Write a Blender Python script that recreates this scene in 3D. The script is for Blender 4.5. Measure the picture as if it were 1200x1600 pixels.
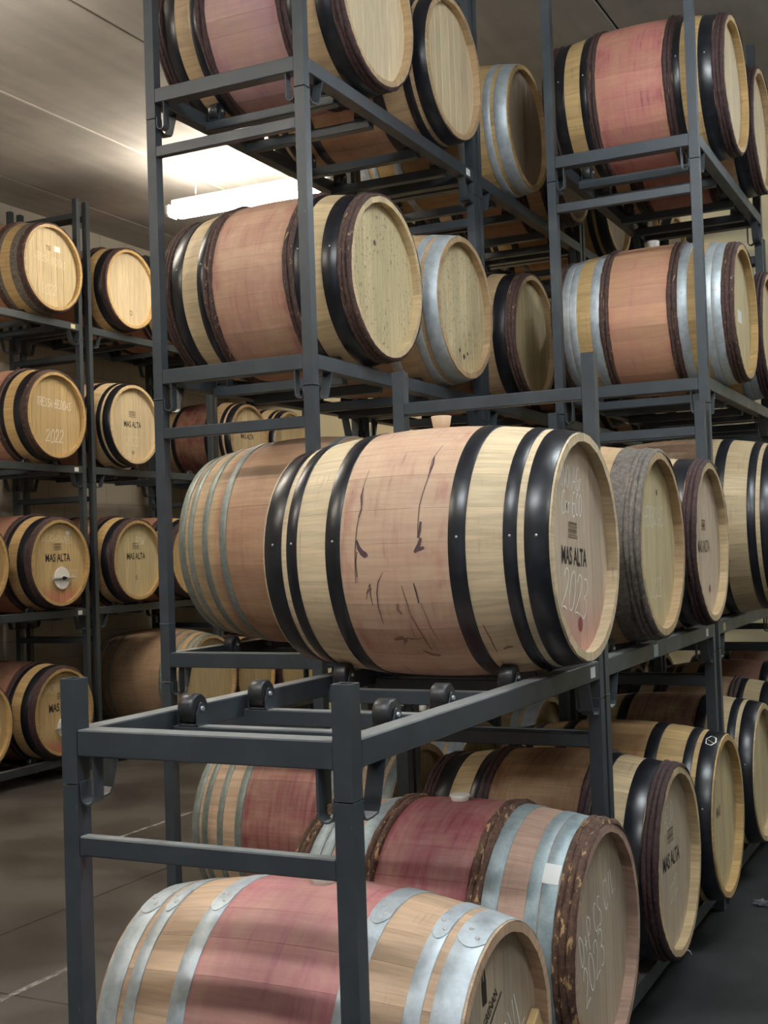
import bpy, math, random
from mathutils import Matrix, Vector
R = math.radians
for o in list(bpy.data.objects):
    bpy.data.objects.remove(o)
scene = bpy.context.scene
C = scene.collection

# ------------------------------------------------------------------ camera
YAW, PITCH, ROLL = R(26.294), R(1.8005), R(-1.8965)
fw = Vector((math.cos(YAW)*math.cos(PITCH), math.sin(YAW)*math.cos(PITCH), math.sin(PITCH)))
rt = Vector((math.sin(YAW), -math.cos(YAW), 0))
up = rt.cross(fw)
r2 = rt*math.cos(ROLL) + up*math.sin(ROLL)
u2 = up*math.cos(ROLL) - rt*math.sin(ROLL)
cam_data = bpy.data.cameras.new('camera')
cam_data.sensor_fit = 'HORIZONTAL'
cam_data.sensor_width = 36.0
cam_data.lens = 1938.47/1200*36.0
cam_data.clip_start = 0.05
cam = bpy.data.objects.new('camera', cam_data)
C.objects.link(cam)
m3 = Matrix((r2, u2, -fw)).transposed()
cam.matrix_world = Matrix.Translation((-2.2234, -1.1996, 1.6696)) @ m3.to_4x4()
scene.camera = cam

# ------------------------------------------------------------------ world, exposure
world = bpy.data.worlds.new('world')
scene.world = world
world.use_nodes = True
world.node_tree.nodes['Background'].inputs[0].default_value = (0.62, 0.78, 1.0, 1)
world.node_tree.nodes['Background'].inputs[1].default_value = 0.22
# daylight comes in only through the loading door behind the viewer; the portal guides sampling to that opening
DOOR = (-1.6, 1.4, 0.0, 2.9)              # y0, y1, z0, z1 of the opening in wall_front
pl = bpy.data.lights.new('door_daylight_portal', 'AREA')
pl.shape = 'RECTANGLE'; pl.size = DOOR[1]-DOOR[0]; pl.size_y = DOOR[3]-DOOR[2]
pl.cycles.is_portal = True
po = bpy.data.objects.new('door_daylight_portal', pl)
C.objects.link(po)
po.location = (-6.0, (DOOR[0]+DOOR[1])/2, (DOOR[2]+DOOR[3])/2)
po.rotation_euler = (0, R(-90), R(0))
scene.view_settings.view_transform = 'Standard'
scene.view_settings.look = 'None'
scene.view_settings.gamma = 1.0
scene.view_settings.use_curve_mapping = False
scene.view_settings.exposure = 1.8
LAMP_WARM = ((1.0, 0.90, 0.76), 21.0)     # colour and strength of the tubes over the left aisle
LAMP_COOL = ((0.92, 0.96, 1.0), 25.0)     # colour and strength of the tubes over the near aisle
LAMP_SIDE = ((0.87, 0.95, 1.0), 26.0)     # the tubes over the right aisle
# (x, y) of every ceiling light, and which tubes it carries
LAMPS = [(5.95, 3.92, 'warm'), (1.9, 3.87, 'warm'), (-1.6, 3.4, 'warm'), (-1.6, 0.4, 'cool'), (-1.6, -2.7, 'cool'), (1.5, -1.1, 'side'), (5.95, -2.4, 'side')]

# ------------------------------------------------------------------ helpers
def tag(o, label=None, cat=None, group=None, kind=None):
    if label: o['label'] = label
    if cat: o['category'] = cat
    if group: o['group'] = group
    if kind: o['kind'] = kind
    return o

def empty(name, loc, label=None, cat=None, group=None):
    o = bpy.data.objects.new(name, None)
    o.empty_display_size = 0.1
    o.location = loc
    C.objects.link(o)
    return tag(o, label, cat, group)

class MB:
    """collects faces, builds one mesh"""
    def __init__(self):
        self.v, self.f, self.s = [], [], []
    def add(self, vs, fs, smooth=False):
        b = len(self.v)
        self.v += [tuple(p) for p in vs]
        self.f += [tuple(i+b for i in f) for f in fs]
        self.s += [smooth]*len(fs)
        return self
    def box(self, x0, x1, y0, y1, z0, z1, bev=0.0):
        if bev <= 0:
            vs = [(x0,y0,z0),(x1,y0,z0),(x1,y1,z0),(x0,y1,z0),(x0,y0,z1),(x1,y0,z1),(x1,y1,z1),(x0,y1,z1)]
            fs = [(0,3,2,1),(4,5,6,7),(0,1,5,4),(1,2,6,5),(2,3,7,6),(3,0,4,7)]
            return self.add(vs, fs)
        # box with chamfered edges: 24 corner points
        b = bev
        vs = []
        idx = {}
        for sx in (0,1):
            for sy in (0,1):
                for sz in (0,1):
                    X, Y, Z = (x0,x1)[sx], (y0,y1)[sy], (z0,z1)[sz]
                    dx, dy, dz = (b,-b)[sx], (b,-b)[sy], (b,-b)[sz]
                    for k, p in enumerate(((X, Y+dy, Z+dz), (X+dx, Y, Z+dz), (X+dx, Y+dy, Z))):
                        idx[(sx,sy,sz,k)] = len(vs)
                        vs.append(p)
        fs = []
        for s in (0,1):
            f = [idx[(s,0,0,0)], idx[(s,1,0,0)], idx[(s,1,1,0)], idx[(s,0,1,0)]]
            fs.append(tuple(f if s else f[::-1]))
            f = [idx[(0,s,0,1)], idx[(1,s,0,1)], idx[(1,s,1,1)], idx[(0,s,1,1)]]
            fs.append(tuple(f[::-1] if s else f))
            f = [idx[(0,0,s,2)], idx[(1,0,s,2)], idx[(1,1,s,2)], idx[(0,1,s,2)]]
            fs.append(tuple(f if s else f[::-1]))
        for a in (0,1):
            for c in (0,1):
                fs.append((idx[(0,a,c,1)], idx[(1,a,c,1)], idx[(1,a,c,2)], idx[(0,a,c,2)]))
                fs.append((idx[(a,0,c,0)], idx[(a,1,c,0)], idx[(a,1,c,2)], idx[(a,0,c,2)]))
                fs.append((idx[(a,c,0,0)], idx[(a,c,1,0)], idx[(a,c,1,1)], idx[(a,c,0,1)]))
        for sx in (0,1):
            for sy in (0,1):
                for sz in (0,1):
                    fs.append((idx[(sx,sy,sz,0)], idx[(sx,sy,sz,1)], idx[(sx,sy,sz,2)]))
        return self.add(vs, fs)
    def cyl(self, c, axis, r, h, n=20, r2=None, bev=0.0):
        """closed cylinder centred at c along axis 'x','y' or 'z'"""
        if r2 is None: r2 = r
        rings = [(-h/2, r), (h/2, r2)]
        if bev > 0:
            rings = [(-h/2, r-bev), (-h/2+bev, r), (h/2-bev, r2), (h/2, r2-bev)]
        vs, fs = [], []
        for t, rr in rings:
            for k in range(n):
                a = 2*math.pi*k/n
                u, w = rr*math.cos(a), rr*math.sin(a)
                p = {'x': (t,u,w), 'y': (w,t,u), 'z': (u,w,t)}[axis]
                vs.append((c[0]+p[0], c[1]+p[1], c[2]+p[2]))
        for j in range(len(rings)-1):
            for k in range(n):
                k2 = (k+1) % n
                fs.append((j*n+k, j*n+k2, (j+1)*n+k2, (j+1)*n+k))
        self.add(vs, fs, True)
        b = len(self.v)-len(vs)
        self.f.append(tuple(b+k for k in range(n))[::-1]); self.s.append(False)
        self.f.append(tuple(b+(len(rings)-1)*n+k for k in range(n))); self.s.append(False)
        return self
    def strip(self, pts, w, th, plane, c0):
        """flat bar of width w and thickness th bent along pts (2-D); plane 'yz' extrudes along x, 'xz' along y"""
        n = len(pts)
        off = []
        for i in range(n):
            a = pts[max(0,i-1)]; b = pts[min(n-1,i+1)]
            d = Vector((b[0]-a[0], b[1]-a[1])).normalized()
            off.append(Vector((-d.y, d.x))*th/2)
        vs = []
        for i,(p,o) in enumerate(zip(pts, off)):
            for s in (1,-1):
                q = (p[0]+o.x*s, p[1]+o.y*s)
                for e in (-w/2, w/2):
                    vs.append((c0+e, q[0], q[1]) if plane == 'yz' else (q[0], c0+e, q[1]))
        fs = []
        for i in range(n-1):
            a, b = 4*i, 4*i+4
            fs += [(a,a+1,b+1,b), (a+2,b+2,b+3,a+3), (a,b,b+2,a+2), (a+1,a+3,b+3,b+1)]
        fs += [(0,2,3,1), (4*n-4,4*n-3,4*n-1,4*n-2)]
        return self.add(vs, fs)
    def mesh(self, name):
        m = bpy.data.meshes.new(name)
        m.from_pydata(self.v, [], self.f)
        m.polygons.foreach_set('use_smooth', self.s)
        import bmesh
        bm = bmesh.new(); bm.from_mesh(m)
        bmesh.ops.recalc_face_normals(bm, faces=bm.faces)
        bm.to_mesh(m); bm.free()
        m.materials.append(None)
        m.update()
        return m

def inst(name, mesh, parent, mat, loc=(0,0,0), rot=None):
    o = bpy.data.objects.new(name, mesh)
    C.objects.link(o)
    o.parent = parent
    o.location = loc
    if rot: o.rotation_euler = rot
    if mesh.materials[0] is None:
        o.material_slots[0].link = 'OBJECT'
        o.material_slots[0].material = mat
    return o

# ------------------------------------------------------------------ materials
class N:
    """tiny node-tree writer"""
    def __init__(self, name):
        self.m = bpy.data.materials.new(name)
        self.m.use_nodes = True
        self.t = self.m.node_tree
        self.b = self.t.nodes['Principled BSDF']
    def node(self, kind, **kw):
        n = self.t.nodes.new(kind)
        for k, v in kw.items(): setattr(n, k, v)
        return n
    def put(self, sock, v):
        if hasattr(v, 'is_output'): self.t.links.new(v, sock)
        else: sock.default_value = v
    def math(self, op, a, b=0.0, c=None, clamp=False):
        n = self.node('ShaderNodeMath', operation=op, use_clamp=clamp)
        self.put(n.inputs[0], a); self.put(n.inputs[1], b)
        if c is not None: self.put(n.inputs[2], c)
        return n.outputs[0]
    def ramp(self, v, a, b, lo=0.0, hi=1.0):
        n = self.node('ShaderNodeMapRange', interpolation_type='SMOOTHSTEP')
        self.put(n.inputs[0], v)
        for i, q in enumerate((a, b, lo, hi)): n.inputs[1+i].default_value = q
        return n.outputs[0]
    def xyz(self, x, y, z):
        n = self.node('ShaderNodeCombineXYZ')
        for i, q in enumerate((x, y, z)): self.put(n.inputs[i], q)
        return n.outputs[0]
    def noise(self, vec, scale, detail=3.0, rough=0.55, dist=0.0):
        n = self.node('ShaderNodeTexNoise')
        self.put(n.inputs['Vector'], vec)
        n.inputs['Scale'].default_value = scale
        n.inputs['Detail'].default_value = detail
        n.inputs['Roughness'].default_value = rough
        n.inputs['Distortion'].default_value = dist
        return n.outputs['Fac']
    def mix(self, f, a, b, mode='MIX'):
        n = self.node('ShaderNodeMix', data_type='RGBA', blend_type=mode)
        self.put(n.inputs[0], f)
        self.put(n.inputs[6], a if hasattr(a, 'is_output') else (*a, 1))
        self.put(n.inputs[7], b if hasattr(b, 'is_output') else (*b, 1))
        return n.outputs[2]
    def obj(self):
        return self.node('ShaderNodeTexCoord').outputs['Object']
    def sep(self, v):
        n = self.node('ShaderNodeSeparateXYZ'); self.put(n.inputs[0], v); return n.outputs
    def rand(self):
        return self.node('ShaderNodeObjectInfo').outputs['Random']
    def bump(self, h, strength, dist):
        n = self.node('ShaderNodeBump')
        n.inputs['Strength'].default_value = strength
        n.inputs['Distance'].default_value = dist
        self.put(n.inputs['Height'], h)
        self.put(self.b.inputs['Normal'], n.outputs[0])
    def done(self, col, rough=0.6, metal=0.0, spec=0.5):
        self.put(self.b.inputs['Base Color'], col if hasattr(col, 'is_output') else (*col, 1))
        self.put(self.b.inputs['Roughness'], rough)
        self.put(self.b.inputs['Metallic'], metal)
        self.b.inputs['Specular IOR Level'].default_value = spec
        return self.m

def val(n, col, f, lo, hi):
    """scale a colour by a 0..1 field mapped to lo..hi"""
    s = n.ramp(f, 0.0, 1.0, lo, hi)
    return n.mix(1.0, col, n.xyz(s, s, s), 'MULTIPLY')

def steel_mat(name, base, rough=0.5):
    n = N(name); v = n.obj()
    w = n.noise(v, 9.0, 5.0, 0.65)
    col = n.mix(n.ramp(w, 0.4, 0.75), base, tuple(c*1.35 for c in base))
    sc = n.noise(n.xyz(n.sep(v)[0], n.sep(v)[1], n.math('MULTIPLY', n.sep(v)[2], 0.25)), 70.0, 2.0)
    col = n.mix(n.ramp(sc, 0.74, 0.82, 0, 0.45), col, (0.22, 0.21, 0.2))
    # upward faces painted paler, standing in for light caught on top
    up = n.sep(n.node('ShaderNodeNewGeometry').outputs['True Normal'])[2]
    top_sheen = n.math('MULTIPLY', n.ramp(up, 0.9, 0.99), n.ramp(n.noise(v, 18.0, 4.0), 0.25, 0.6, 0.55, 0.85))
    col = n.mix(top_sheen, col, (0.27, 0.28, 0.27))
    n.bump(n.noise(v, 260.0, 2.0), 0.12, 0.002)
    return n.done(col, n.ramp(w, 0.2, 0.8, rough-0.08, rough+0.1), 0.0, 0.5)

M = {}
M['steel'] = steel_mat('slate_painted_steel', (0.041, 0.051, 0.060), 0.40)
M['steel_inner'] = N('dark_tube_mouth').done((0.012, 0.013, 0.015), 0.8)
n = N('black_rubber_wheel'); M['rubber'] = n.done(val(n, n.mix(n.noise(n.obj(), 60), (0.016,0.017,0.019), (0.035,0.036,0.04)), 0.5, 1, 1), 0.38)
n = N('zinc_bolt'); M['zinc'] = n.done((0.55, 0.55, 0.54), 0.4, 0.4)
n = N('black_lacquered_hoop'); v = n.obj(); w = n.noise(v, 26.0, 4.0)
M['black'] = n.done(n.mix(n.ramp(w, 0.45, 0.8), (0.009, 0.010, 0.014), (0.022, 0.024, 0.03)), n.ramp(w, 0.2, 0.9, 0.29, 0.35), 0.0, 0.6)
def galv(name, a, b, metal=0.75):
    n = N(name); v = n.obj()
    w = n.noise(v, 30.0, 6.0, 0.7); w2 = n.noise(v, 7.0, 3.0)
    col = n.mix(n.ramp(w, 0.3, 0.72), a, b)
    col = n.mix(n.ramp(w2, 0.58, 0.8, 0, 0.4), col, (0.16, 0.14, 0.11))
    n.bump(w, 0.1, 0.002)
    return n.done(col, n.ramp(w, 0.3, 0.7, 0.42, 0.58), metal)
M['galv'] = galv('galvanised_hoop', (0.42, 0.48, 0.51), (0.60, 0.66, 0.70), 0.45)
M['galv_green'] = galv('weathered_greenish_hoop', (0.20, 0.23, 0.21), (0.32, 0.36, 0.33), 0.45)
M['galv_blue'] = galv('dull_bluish_hoop', (0.24, 0.31, 0.33), (0.38, 0.45, 0.47), 0.4)
def bark(name, a, b, bare, amt, seed):
    n = N(name); v = n.node('ShaderNodeVectorMath', operation='ADD')
    n.put(v.inputs[0], n.obj()); v.inputs[1].default_value = (seed, seed*1.7, seed*0.3); v = v.outputs[0]
    w = n.noise(v, 55.0, 5.0, 0.7)
    o = n.sep(n.obj())
    ang = n.math('ARCTAN2', o[0], n.math('SUBTRACT', o[2], 0.38))
    p = n.noise(n.xyz(n.math('MULTIPLY', ang, 9.0), n.math('MULTIPLY', o[1], 75.0), seed), 1.0, 5.0, 0.68, 0.5)
    col = n.mix(n.ramp(w, 0.3, 0.7), a, b)
    col = n.mix(n.ramp(p, 0.66-amt, 0.70-amt), col, bare)
    n.bump(n.math('ADD', w, p), 0.6, 0.01)
    return n.done(col, 0.7)
M['bark'] = bark('chestnut_bark_hoop', (0.045, 0.022, 0.018), (0.11, 0.06, 0.048), (0.42, 0.27, 0.15), 0.05, 3.1)
M['bark_dark'] = bark('wine_dark_bark_hoop', (0.035, 0.018, 0.018), (0.085, 0.042, 0.04), (0.30, 0.18, 0.11), -0.05, 7.7)
M['bark_bare'] = bark('peeling_bark_hoop', (0.06, 0.028, 0.02), (0.15, 0.08, 0.05), (0.50, 0.31, 0.15), 0.09, 12.4)
M['bark_grey'] = bark('grey_mouldy_bark_hoop', (0.10, 0.085, 0.07), (0.22, 0.19, 0.155), (0.34, 0.29, 0.23), 0.04, 21.0)

def wood_mat(name, seed, tone, stain, amount, half, rb, dirt=0.35, drip=0.3, center=0.0):
    """barrel staves: oak tone, wine-stained band round the bilge, streaks running round the barrel"""
    n = N(name)
    o = n.sep(n.obj())
    y = o[1]
    z = n.math('SUBTRACT', o[2], rb)
    ang = n.math('ARCTAN2', o[0], z)
    s = n.math('MULTIPLY', ang, rb)
    grain = n.noise(n.xyz(n.math('MULTIPLY', s, 70.0), n.math('MULTIPLY', y, 5.0), seed), 1.0, 4.0, 0.6)
    blot = n.noise(n.xyz(n.math('MULTIPLY', s, 5.0), n.math('MULTIPLY', y, 7.0), seed+31), 1.0, 4.0, 0.6, 0.4)
    cross = n.noise(n.xyz(n.math('MULTIPLY', s, 4.0), n.math('MULTIPLY', y, 60.0), seed+57), 1.0, 3.0, 0.6)
    col = n.mix(n.ramp(grain, 0.25, 0.75), tuple(c*0.80 for c in tone), tuple(min(1, c*1.12) for c in tone))
    # the band
    d = n.math('ABSOLUTE', n.math('SUBTRACT', y, center))
    d = n.math('ADD', d, n.math('MULTIPLY', n.math('SUBTRACT', blot, 0.5), 0.07))
    band = n.ramp(d, half-0.02, half+0.025, 1.0, 0.0)
    band = n.math('MULTIPLY', band, n.ramp(blot, 0.25, 0.7, 0.55, 1.0))
    band = n.math('MULTIPLY', band, n.ramp(cross, 0.2, 0.75, 0.72, 1.0))
    col = n.mix(n.math('MULTIPLY', band, amount, clamp=True), col, stain)
    edge = n.math('MULTIPLY', n.ramp(d, half-0.07, half-0.015), n.ramp(blot, 0.40, 0.62))
    col = n.mix(n.math('MULTIPLY', n.math('MULTIPLY', edge, band), 0.55*amount), col, (stain[0]*0.75, stain[1]*0.45, stain[2]*0.5))
    # grime and drips
    dr = n.ramp(cross, 0.55, 0.70, 0, drip)
    dr = n.math('MULTIPLY', dr, n.ramp(blot, 0.45, 0.65))
    col = n.mix(dr, col, tuple(c*0.3 for c in stain))
    col = n.mix(n.ramp(blot, 0.55, 0.85, 0, dirt), col, tuple(c*0.45 for c in tone))
    col = val(n, col, n.rand(), 0.88, 1.08)
    n.bump(n.math('ADD', grain, n.math('MULTIPLY', cross, 0.5)), 0.25, 0.003)
    return n.done(col, n.ramp(blot, 0.3, 0.8, 0.5, 0.68), 0.0, 0.35)

def head_mat(name, seed, tone, speck=0.0, stain=None):
    """barrel head: boards with the grain upright"""
    n = N(name)
    o = n.sep(n.obj())
    r = n.rand()
    grain = n.noise(n.xyz(n.math('MULTIPLY', o[0], 90.0), n.math('ADD', n.math('MULTIPLY', r, 40.0), seed), n.math('MULTIPLY', o[2], 5.0)), 1.0, 4.0, 0.6)
    blot = n.noise(n.xyz(n.math('MULTIPLY', o[0], 5.0), seed, n.math('MULTIPLY', o[2], 4.0)), 1.0, 4.0)
    col = n.mix(n.ramp(grain, 0.25, 0.75), tuple(c*0.82 for c in tone), tuple(min(1, c*1.1) for c in tone))
    col = n.mix(n.ramp(blot, 0.55, 0.8, 0, 0.3), col, tuple(c*0.55 for c in tone))
    if speck > 0:
        sp = n.noise(n.xyz(n.math('MULTIPLY', o[0], 75.0), seed+9, n.math('MULTIPLY', o[2], 48.0)), 1.0, 3.0, 0.6)
        col = n.mix(n.math('MULTIPLY', n.ramp(sp, 0.57, 0.65), n.ramp(blot, 0.35, 0.52, 0, speck)), col, (0.05, 0.04, 0.025))
    if stain:
        col = n.mix(n.ramp(o[2], stain[3], stain[4], 0.75, 0.0), col, stain[:3])
    col = val(n, col, r, 0.90, 1.06)
    n.bump(grain, 0.2, 0.002)
    return n.done(col, 0.6, 0.0, 0.3)

M['chalk'] = N('white_chalk').done((0.88, 0.86, 0.80), 0.9)
M['chalk_faint'] = N('faint_chalk').done((0.74, 0.67, 0.50), 0.9)
M['ink'] = N('black_stamp_ink').done((0.03, 0.022, 0.016), 0.7)
M['ink_faint'] = N('faded_stamp_ink').done((0.17, 0.12, 0.07), 0.8)
M['wine_mark'] = N('dried_wine_mark').done((0.10, 0.055, 0.058), 0.6)
M['brown_mark'] = N('brown_smear').done((0.26, 0.14, 0.09), 0.7)
M['red_mark'] = N('red_wine_spot').done((0.25, 0.06, 0.06), 0.6)
M['paper'] = N('white_paper_label').done((0.75, 0.76, 0.74), 0.7)
M['paper_yellow'] = N('yellowed_label').done((0.62, 0.55, 0.30), 0.7)
M['paper_blue'] = N('bluish_label').done((0.45, 0.55, 0.58), 0.7)
M['plastic_white'] = N('white_plastic').done((0.78, 0.78, 0.75), 0.4)
n = N('pale_cork_bung'); M['bung'] = n.done(n.mix(n.noise(n.obj(), 40), (0.55,0.38,0.24), (0.7,0.52,0.36)), 0.7)
M['bung_white'] = N('translucent_silicone_bung').done((0.72, 0.70, 0.62), 0.4)
n = N('pale_crossbar_wood'); M['crossbar'] = n.done(n.mix(n.noise(n.obj(), 30), (0.5,0.34,0.15), (0.62,0.44,0.22)), 0.6)

# ------------------------------------------------------------------ room shell
ZC = 4.79                       # ceiling height
X0, X1, Y0, Y1 = -6.0, 9.35, -6.0, 6.40

n = N('dark_concrete_floor'); v = n.node('ShaderNodeTexCoord').outputs['Object']
a = n.noise(v, 1.3, 6.0, 0.6, 0.3); b = n.noise(v, 9.0, 5.0, 0.65)
col = n.mix(n.ramp(a, 0.3, 0.7), (0.055, 0.049, 0.044), (0.105, 0.094, 0.084))
col = n.mix(n.ramp(b, 0.55, 0.75, 0, 0.5), col, (0.035, 0.032, 0.03))
col = n.mix(n.ramp(n.noise(v, 38.0, 3.0), 0.70, 0.76, 0, 0.5), col, (0.22, 0.21, 0.2))
n.bump(b, 0.15, 0.01)
M['floor'] = n.done(col, n.ramp(a, 0.3, 0.7, 0.34, 0.6), 0.0, 0.5)
n = N('darker_right_floor'); v = n.obj(); a = n.noise(v, 2.0, 6.0, 0.6); b = n.noise(v, 24.0, 4.0)
M['floor_dark'] = n.done(n.mix(n.ramp(b, 0.6, 0.75, 0, 0.5), n.mix(n.ramp(a, 0.3, 0.7), (0.016, 0.0165, 0.018), (0.042, 0.043, 0.046)), (0.05, 0.05, 0.052)), 0.6, 0.0, 0.35)  # much darker floor colour for the slabs on the right
M['joint'] = N('floor_joint_filler').done((0.02, 0.019, 0.018), 0.9)
n = N('worn_floor_paint'); w = n.noise(n.obj(), 14.0, 5.0, 0.7)
M['floorpaint'] = n.done(n.mix(n.ramp(w, 0.42, 0.58), (0.12, 0.11, 0.1), (0.36, 0.34, 0.31)), 0.7)

def concrete(name, a, b, sc=2.0, streak=None):
    n = N(name); v = n.obj()
    w = n.noise(v, sc, 6.0, 0.62, 0.2)
    col = n.mix(n.ramp(w, 0.3, 0.72), a, b)
    if streak:
        o = n.sep(v)
        st = n.noise(n.xyz(n.math('MULTIPLY', o[0], 0.5), n.math('MULTIPLY', o[1], 7.0), 0.0), 1.0, 4.0)
        col = val(n, col, st, 1-streak, 1+streak)
    n.bump(n.noise(v, 40.0, 4.0), 0.1, 0.004)
    return n.done(col, 0.85, 0.0, 0.2)
M['ceiling'] = concrete('ceiling_concrete', (0.40, 0.38, 0.35), (0.50, 0.475, 0.44), 1.5, 0.18)
M['ceiling_joint'] = N('dark_ceiling_joint').done((0.16, 0.15, 0.14), 0.9)
M['sealant'] = N('pale_joint_sealant').done((0.72, 0.69, 0.64), 0.8)
n = N('pale_block_wall'); v = n.obj()
br = n.node('ShaderNodeTexBrick'); o3 = n.sep(v)
n.put(br.inputs['Vector'], n.xyz(n.math('ADD', o3[0], o3[1]), o3[2], 0.0))
for k, q in (('Scale', 1.0), ('Mortar Size', 0.006), ('Brick Width', 0.4), ('Row Height', 0.2), ('Mortar Smooth', 0.3)): br.inputs[k].default_value = q
br.inputs['Color1'].default_value = (0.46, 0.42, 0.35, 1); br.inputs['Color2'].default_value = (0.50, 0.46, 0.385, 1); br.inputs['Mortar'].default_value = (0.36, 0.33, 0.28, 1)
n.bump(br.outputs['Fac'], -0.3, 0.006)
M['wall'] = n.done(val(n, br.outputs['Color'], n.noise(v, 1.2, 5.0), 0.8, 1.15), 0.85, 0.0, 0.2)
M['wall_cream'] = concrete('cream_wall_paint', (0.66, 0.58, 0.38), (0.72, 0.64, 0.44), 1.0)

def struct(name, mb, mat, parent=None):
    o = inst(name, mb.mesh(name), parent, mat)
    if parent is None: o['kind'] = 'structure'
    return o

# floor: a bed with slabs poured on it, recessed joints between them
floor = struct('floor', MB().box(X0-.2, X1+.2, Y0-.2, Y1+.2, -0.16, -0.012), M['joint'])
fx = [X0, -1.2, 1.47, 5.2, X1]; fy = [Y0, 0.35, 2.9, Y1]
g = 0.004
for i in range(len(fx)-1):
    for j in range(len(fy)-1):
        inst('slab', MB().box(fx[i]+g, fx[i+1]-g, fy[j]+g, fy[j+1]-g, -0.012, 0.0, 0.003).mesh('slab'), floor, M['floor_dark' if j == 0 else 'floor'])
for (ya, xa, xb, w) in ((2.30, -1.0, 1.9, 0.03), (3.62, 3.6, 5.0, 0.025)):
    inst('painted_line', MB().box(xa, xb, ya-w/2, ya+w/2, 0.0, 0.0012).mesh('painted_line'), floor, M['floorpaint'])

# ceiling: long precast panels along the rows
ceil = struct('ceiling', MB().box(X0-.2, X1+.2, Y0-.2, Y1+.2, ZC+0.02, ZC+0.2), M['ceiling_joint'])
ys = [0.74+1.28*k for k in range(-5, 5)]
ys = [Y0-.1] + [q for q in ys if Y0 < q < Y1] + [Y1+.1]
for k in range(len(ys)-1):
    inst('ceiling_panel', MB().box(X0-.1, X1+.1, ys[k]+.007, ys[k+1]-.007, ZC, ZC+.019, 0.004).mesh('ceiling_panel'), ceil, M['ceiling'])
inst('joint_sealant', MB().box(X0, X1, 4.58-.009, 4.58+.009, ZC-.003, ZC+.018).mesh('joint_sealant'), ceil, M['sealant'])

struct('wall_left', MB().box(X0-.2, X1+.2, Y1, Y1+.2, -0.1, ZC+.1), M['wall'])
struct('wall_end', MB().box(X1, X1+.2, Y0-.2, Y1+.2, -0.1, ZC+.1), M['wall_cream'])
struct('wall_right', MB().box(X0-.2, X1+.2, Y0-.2, Y0, -0.1, ZC+.1), M['wall'])
struct('wall_front', MB().box(X0-.2, X0, Y0-.2, DOOR[0], -0.1, ZC+.1).box(X0-.2, X0, DOOR[1], Y1+.2, -0.1, ZC+.1).box(X0-.2, X0, DOOR[0], DOOR[1], DOOR[3], ZC+.1), M['wall'])
struct('trim_1', MB().box(X0-.22, X0+.02, DOOR[0]-.06, DOOR[0], 0, DOOR[3]+.06).box(X0-.22, X0+.02, DOOR[1], DOOR[1]+.06, 0, DOOR[3]+.06).box(X0-.22, X0+.02, DOOR[0], DOOR[1], DOOR[3], DOOR[3]+.06), M['steel'])
struct('floor_outside', MB().box(X0-12, X0-.2, Y0-6, Y1+6, -0.16, -0.01), M['floor'])

# ------------------------------------------------------------------ ceiling lights
def tube_mat(name, col, strength):
    n = N(name)
    n.b.inputs['Base Color'].default_value = (0.9, 0.9, 0.9, 1)
    n.b.inputs['Emission Color'].default_value = (*col, 1)
    n.b.inputs['Emission Strength'].default_value = strength
    return n.m
M['tube_warm'] = tube_mat('lit_warm_tube', *LAMP_WARM)
M['tube_cool'] = tube_mat('lit_cool_tube', *LAMP_COOL)
M['tube_side'] = tube_mat('lit_daylight_tube', *LAMP_SIDE)
M['lamp_body'] = N('white_lamp_housing').done((0.6, 0.6, 0.58), 0.5)
L_LEN = 1.46
lamp_m = {
 'housing': MB().box(-.022, .022, -L_LEN/2, L_LEN/2, -.05, 0, .006).mesh('housing'),
 'diffuser': MB().box(-.075, .075, -L_LEN/2+.02, L_LEN/2-.02, -.15, -.051, .03).mesh('diffuser'),
 'end_cap': MB().box(-.07, .07, -.02, .0, -.145, -.045, .02).mesh('end_cap'),
 'bracket': MB().cyl((0,0,.12), 'z', .006, .24, 10).mesh('hanger_rod')}
lamp_labels = ['glowing white tube light under the ceiling behind the left rack stack',
 'ceiling tube light over the left aisle, nearer than the visible one',
 'ceiling tube light over the left aisle, farthest towards the viewer',
 'ceiling tube light over the open end of the racks',
 'ceiling tube light over the right aisle behind the viewer',
 'ceiling tube light above the low nearest stack',
 'ceiling tube light over the far end of the right aisle']
for (lx, ly, kind), lab in zip(LAMPS, lamp_labels):
    t = empty('ceiling_light', (lx, ly, ZC-.24), lab, 'ceiling light', 'tube lights under the ceiling')
    inst('housing', lamp_m['housing'], t, M['lamp_body'])
    inst('diffuser', lamp_m['diffuser'], t, M['tube_'+kind])
    inst('end_cap', lamp_m['end_cap'], t, M['lamp_body'], (0, L_LEN/2+.02, 0))
    inst('end_cap', lamp_m['end_cap'], t, M['lamp_body'], (0, -L_LEN/2, 0))
    for s in (-1, 1): inst('hanger_rod', lamp_m['bracket'], t, M['lamp_body'], (0, s*.5, 0))

# ------------------------------------------------------------------ racks
W, LM, P = 0.70, 1.72, 0.0435       # post spacing across, along; post size
BH, BRH = 0.0593, 0.0441            # beam and brace heights
DS, DBR, STUB = 0.123, 0.2375, 0.114
T = [0.144, 1.290, 2.432, 3.583, 4.733]    # beam tops
SL = (0.505, 1.305)                 # barrel centres along the rack
RO = 0.16                           # rollers either side of a barrel's centre
WR, WW = 0.037, 0.044               # roller radius, width
AX = 0.004                          # axle height over the beam top
RY = (0.35-0.27, 0.35+0.27)         # rollers across the rack
h = P/2

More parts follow.
